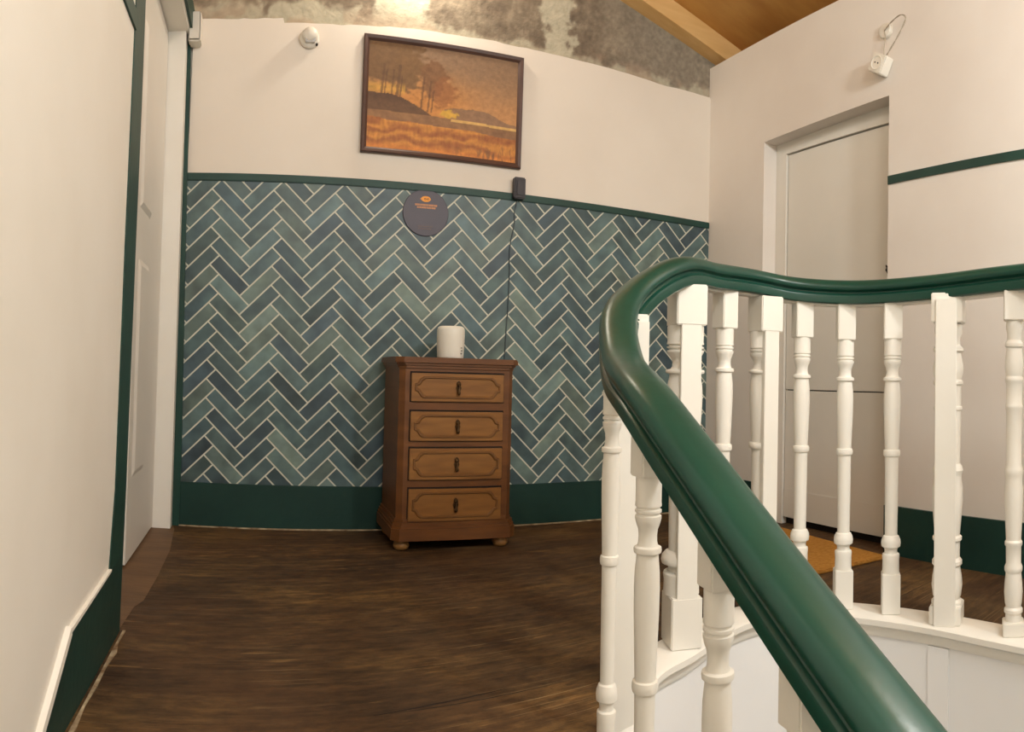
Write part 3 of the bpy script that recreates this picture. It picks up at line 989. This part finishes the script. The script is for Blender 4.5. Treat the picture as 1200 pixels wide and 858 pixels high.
def land(x, z):
    """an autumn lakeside: trees on a left-hand bank, golden reeds in front"""
    u = (x / (PW - 2 * FB)) + 0.5
    v = (z / (PH - 2 * FB)) + 0.5
    n = noise.fractal(Vector((u * 6, v * 6, 0)), 1.0, 2.0, 4)
    nf = noise.fractal(Vector((u * 24, v * 24, 3)), 1.0, 2.0, 3)
    c = lerp((196, 142, 90), (132, 108, 86), sm(0.35, 0.95, v + 0.05 * n))
    c = lerp(c, (206, 134, 60), 0.75 * sm(0.55, 0.15, abs(u - 0.28)) * sm(0.85, 0.45, v))
    # far shore and soft tower-like haze
    shore = 0.37 + 0.05 * sm(0.95, 0.6, u) + 0.02 * n
    if u > 0.50 and v < shore + 0.055 * sm(0.3, 0.0, abs(u - 0.74)) and v > 0.33:
        c = lerp(c, (122, 98, 82), 0.75)
    # tall wood at left
    d = math.hypot((u - 0.13) / 0.25, (v - 0.86) / 0.29) + 0.38 * n + 0.2 * nf
    c = lerp(c, (104, 78, 50), 0.95 * sm(1.10, 0.80, d))
    d = math.hypot((u - 0.26) / 0.10, (v - 0.80) / 0.20) + 0.4 * n + 0.3 * nf
    c = lerp(c, (112, 84, 52), 0.7 * sm(1.05, 0.7, d))
    # middle tree and its russet neighbour
    d = math.hypot((u - 0.42) / 0.085, (v - 0.70) / 0.19) + 0.45 * n + 0.25 * nf
    c = lerp(c, (110, 76, 50), 0.8 * sm(1.05, 0.75, d))
    d = math.hypot((u - 0.50) / 0.10, (v - 0.57) / 0.14) + 0.4 * n + 0.3 * nf
    c = lerp(c, (142, 88, 52), 0.7 * sm(1.05, 0.7, d))
    # glow between the trunks, and the trunks
    if u < 0.24 and 0.50 < v < 0.64:
        c = lerp(c, (214, 168, 66), 0.6 * sm(0.5, 0.55, v) * sm(0.64, 0.58, v))
    for tx, w_, t0, t1 in ((0.085, 0.008, 0.5, 0.8), (0.105, 0.005, 0.5, 0.75), (0.150, 0.005, 0.5, 0.75), (0.185, 0.010, 0.48, 0.8), (0.205, 0.006, 0.48, 0.7), (0.345, 0.007, 0.40, 0.72), (0.39, 0.006, 0.38, 0.68), (0.415, 0.005, 0.38, 0.6)):
        lean = (v - t0) * 0.06
        if abs(u - tx - lean) < w_ and t0 < v < t1:
            c = lerp(c, (80, 58, 42), 0.6)
    # bank sloping down to the right
    bank = 0.52 - 0.42 * sm(0.12, 0.62, u) * 0.62 + 0.012 * nf
    if v < bank and u < 0.60:
        c = lerp((92, 66, 46), (74, 52, 38), sm(0.4, 0.5, v))
    d = math.hypot((u - 0.53) / 0.075, (v - 0.385) / 0.045) + 0.5 * nf
    c = lerp(c, (222, 176, 64), sm(1.0, 0.6, d))
    if v < 0.345 + 0.02 * (0.6 - u):      # water
        c = lerp((132, 96, 66), (150, 110, 72), 0.5 + n)
        if 0.332 < v + 0.02 * u and u > 0.55:
            c = (222, 180, 104)
    # reeds
    reed = 0.265 + 0.02 * n - 0.05 * (u - 0.4)
    if v < reed:
        gold, rust = (222, 150, 62), (150, 84, 44)
        band = 0.5 + 0.5 * math.sin(v * 58 + 4 * n)
        streak = noise.fractal(Vector((u * 60, v * 9, 9)), 1.0, 2.0, 3)
        c = lerp(rust, gold, max(0, min(1, 0.12 + 0.72 * band + 0.25 * streak)))
        c = lerp(c, (226, 134, 52), sm(0.09, 0.0, v) * 0.7)
        c = lerp(c, (118, 78, 52), 0.8 * sm(0.25, 0.6, streak + 0.2) * sm(0.22, 0.05, v) * sm(0.4, 0.9, u))
    c = lerp(c, (160, 118, 84), 0.22)
    return tuple(max(0, min(255, q * (1 + 0.06 * nf))) for q in c)


nx, nz_ = 220, 160
hx, hz = PW / 2 - FB + 0.004, PH / 2 - FB + 0.004
verts = [(-hx + 2 * hx * i / nx, -0.010, -hz + 2 * hz * j / nz_) for j in range(nz_ + 1) for i in range(nx + 1)]
faces = [(j * (nx + 1) + i, j * (nx + 1) + i + 1, (j + 1) * (nx + 1) + i + 1, (j + 1) * (nx + 1) + i) for j in range(nz_) for i in range(nx)]
me = bpy.data.meshes.new('canvas')
me.from_pydata(verts, [], faces)
ca = me.color_attributes.new('Col', 'FLOAT_COLOR', 'POINT')
for k, v in enumerate(verts):
    c = lin(land(v[0], v[2]))
    ca.data[k].color = (c[0], c[1], c[2], 1)
me.materials.append(M['paint'])
cv = bpy.data.objects.new('canvas', me)
COL.objects.link(cv)
cv.parent = pic
mb = MB()
ox, oz = PW / 2, PH / 2
for y0, y1, a, b in ((-0.016, 0.0, 0.0, FB),):
    outer = [(-ox, -oz), (ox, -oz), (ox, oz), (-ox, oz)]
    rings = []
    for k, y in ((0.0, 0.0), (0.0, -0.020), (0.004, -0.024), (0.016, -0.020), (FB, -0.012), (FB, 0.0)):
        rings.append([mb.bm.verts.new((sx * (ox - k), y, sz * (oz - k))) for sx, sz in ((-1, -1), (1, -1), (1, 1), (-1, 1))])
    for r0, r1 in zip(rings, rings[1:] + rings[:1]):
        for k in range(4):
            mb.bm.faces.new((r0[k], r0[(k + 1) % 4], r1[(k + 1) % 4], r1[k]))
mb.build('picture_frame', M['frame'], pic)

# ------------------------------------------------------------------ round sign on the tiles
sign = tag(empty('round_sign', (0.739, YB - 0.017, 1.466)), 'round plum-grey sign with small orange emblem on the tiled wall below the painting', 'sign')
MB().lathe([(0.107, 0.0), (0.109, 0.001), (0.109, 0.004), (0.107, 0.005)], 64, Matrix.Rotation(PI / 2, 4, 'X')).build('disc', M['sign'], sign)
mb = MB()
ov = []
for k in range(24):
    a = 2 * PI * k / 24
    r_ = 1 - 0.12 * abs(math.sin(a))
    ov.append((0.0225 * math.cos(a) - 0.001, -0.0052, 0.064 + 0.0155 * math.sin(a) * r_))
ov[0] = (0.0235, -0.0052, 0.062)
ov[12] = (-0.0285, -0.0052, 0.063)
mb.prism(ov, (0, -0.0008, 0))
mb.build('emblem', M['orange'], sign)
mb = MB()
for k in range(2):
    mb.tube([(-0.004 + k * 0.013 - 0.005, -0.0064, 0.064), (-0.004 + k * 0.013, -0.0064, 0.068), (-0.004 + k * 0.013 + 0.005, -0.0064, 0.064), (-0.004 + k * 0.013, -0.0064, 0.060), (-0.004 + k * 0.013 - 0.005, -0.0064, 0.064)], 0.0012, 5)
mb.build('emblem_detail', M['sign'], sign)
# lettering, too small to read in the photo: rows of short strokes
random.seed(5)


def row(mbx, x0, x1, z, h):
    x = x0
    while x < x1:
        w_ = random.uniform(0.003, 0.006)
        mbx.box(x, min(x + w_, x1), -0.0060, -0.0050, z - h / 2, z + h / 2)
        x += w_ + random.uniform(0.0012, 0.0028)


mb = MB()
row(mb, -0.052, 0.055, 0.036, 0.009)
row(mb, -0.042, 0.046, 0.024, 0.008)
mb.build('lettering', M['copper'], sign)
mb = MB()
row(mb, -0.034, 0.036, -0.064, 0.004)
row(mb, -0.034, 0.030, -0.075, 0.004)
mb.build('small_lettering', M['copper_dim'], sign)

# ------------------------------------------------------------------ white motion detector
det = tag(empty('motion_detector', (0.176, YB - 0.015, 2.226)), 'white round motion detector high on the wall left of the painting', 'detector')
MB().lathe([(0.044, 0.0), (0.046, 0.004), (0.045, 0.014), (0.036, 0.024)], 32, Matrix.Rotation(PI / 2, 4, 'X')).build('base', M['plastic'], det, sharp=50)
mb = MB()
mb.lathe([(0.036, 0.0), (0.0365, 0.012), (0.032, 0.026), (0.022, 0.036), (0.006, 0.041)], 28, Matrix.Translation((0.002, -0.02, 0.006)) @ Matrix.Rotation(PI / 2, 4, 'X'))
mb.build('dome', M['plastic'], det, sharp=60)
mb = MB()
mb.prism([(-0.020, -0.052, -0.004), (0.026, -0.052, -0.004), (0.024, -0.045, -0.030), (-0.018, -0.045, -0.030)], (0, 0.014, 0))
mb.build('lens', M['plastic_grey'], det)
MB().lathe([(0.005, 0.0), (0.0055, 0.012), (0.002, 0.016)], 10, Matrix.Translation((0.034, -0.012, -0.030)) @ Matrix.Rotation(PI / 2, 4, 'X')).build('knob', M['dark_metal'], det)

# ------------------------------------------------------------------ dark plug-in box with its cable
blk = tag(empty('wall_device', (1.191, YB - 0.024, 1.620)), 'small dark box fixed on the green dado band below the painting', 'device')
MB().box(-0.029, 0.029, -0.034, 0.0, -0.050, 0.053, bevel=0.005).build('housing', M['black'], blk)
MB().box(-0.018, 0.018, -0.037, -0.033, -0.036, 0.038, bevel=0.003).build('front_cover', M['black'], blk)
cb = [(1.188, 1.572), (1.186, 1.545), (1.178, 1.506), (1.180, 1.46), (1.172, 1.414), (1.162, 1.36), (1.157, 1.297), (1.160, 1.215), (1.157, 1.05), (1.151, 0.946), (1.146, 0.80), (1.140, 0.62)]
cbs = spline([Vector((x, YB - 0.0205, z)) for x, z in cb], 4)
MB().tube([v - Vector(blk.location) for v in cbs], 0.0026, 6).build('cable', M['cable'], blk)

# ------------------------------------------------------------------ white cable box in the corner
jb = tag(empty('junction_box', (-0.352, YB - 0.015, 2.245)), 'white box in the corner beside the doorway, high above the tiles', 'junction box')
mb = MB()
mb.box(-0.016, 0.040, -0.075, 0.0, -0.072, 0.062, bevel=0.006)
mb.build('box_body', M['plastic'], jb)
mb = MB()
mb.box(-0.013, 0.037, -0.079, -0.074, -0.066, 0.056, bevel=0.003)
mb.build('cover', M['plastic'], jb)

# ------------------------------------------------------------------ socket hanging from its wires on the right wall
sk = tag(empty('power_socket', (XR, 1.915, 2.09)), 'white power socket dangling by its wires on the white wall above the right door', 'socket')
tilt = Matrix.Rotation(math.radians(28), 4, 'X')
base_m = Matrix.Translation((0, 0.008, 0)) @ tilt
mb = MB()
mb.box(-0.056, -0.002, -0.040, 0.040, -0.040, 0.040, base_m, bevel=0.004)
mb.build('housing', M['plastic'], sk)
mb = MB()
ringm = base_m @ Matrix.Translation((-0.055, 0, 0)) @ Matrix.Rotation(-PI / 2, 4, 'Y')
mb.lathe([(0.030, 0.0), (0.030, 0.004), (0.027, 0.004), (0.025, 0.0018)], 28, ringm)
mb.build('socket_well', M['plastic'], sk, sharp=40)
mb = MB()
for dz in (-0.009, 0.009):
    mb.lathe([(0.0035, 0.0), (0.0035, 0.0026)], 10, base_m @ Matrix.Translation((-0.0555, dz, 0)) @ Matrix.Rotation(-PI / 2, 4, 'Y'))
mb.build('pin_hole', M['dark_metal'], sk)
# wall rosette and wires
mb = MB()
mb.lathe([(0.034, 0.0), (0.035, 0.006), (0.031, 0.015), (0.012, 0.018)], 28, Matrix.Translation((0, 0.0, 0.155)) @ Matrix.Rotation(-PI / 2, 4, 'Y'))
mb.build('wall_rosette', M['plastic'], sk, sharp=50)
w1 = spline([Vector(v) for v in ((-0.018, -0.004, 0.150), (-0.030, -0.050, 0.168), (-0.036, -0.105, 0.180), (-0.036, -0.132, 0.155), (-0.034, -0.090, 0.095), (-0.034, -0.030, 0.030))], 6)
mb = MB()
for ph in (0, PI):
    mb.tube([v + Vector((0.0022 * math.cos(k * 0.9 + ph), 0.0022 * math.sin(k * 0.9 + ph), 0)) for k, v in enumerate(w1)], 0.0018, 6)
w2 = spline([Vector(v) for v in ((-0.018, -0.004, 0.148), (-0.022, -0.012, 0.110), (-0.026, -0.008, 0.070), (-0.030, -0.012, 0.032))], 6)
mb.tube(w2, 0.0018, 6)
mb.build('wires', M['wire'], sk)

# ------------------------------------------------------------------ doormat at the right door
dm = tag(empty('doormat', (2.11, 2.27, 0.0), math.radians(-5)), 'ochre coir doormat on the floor in front of the recessed right door', 'doormat')
MB().box(-0.195, 0.185, -0.43, 0.43, 0.0, 0.014, bevel=0.004).build('mat_pile', M['mat'], dm)
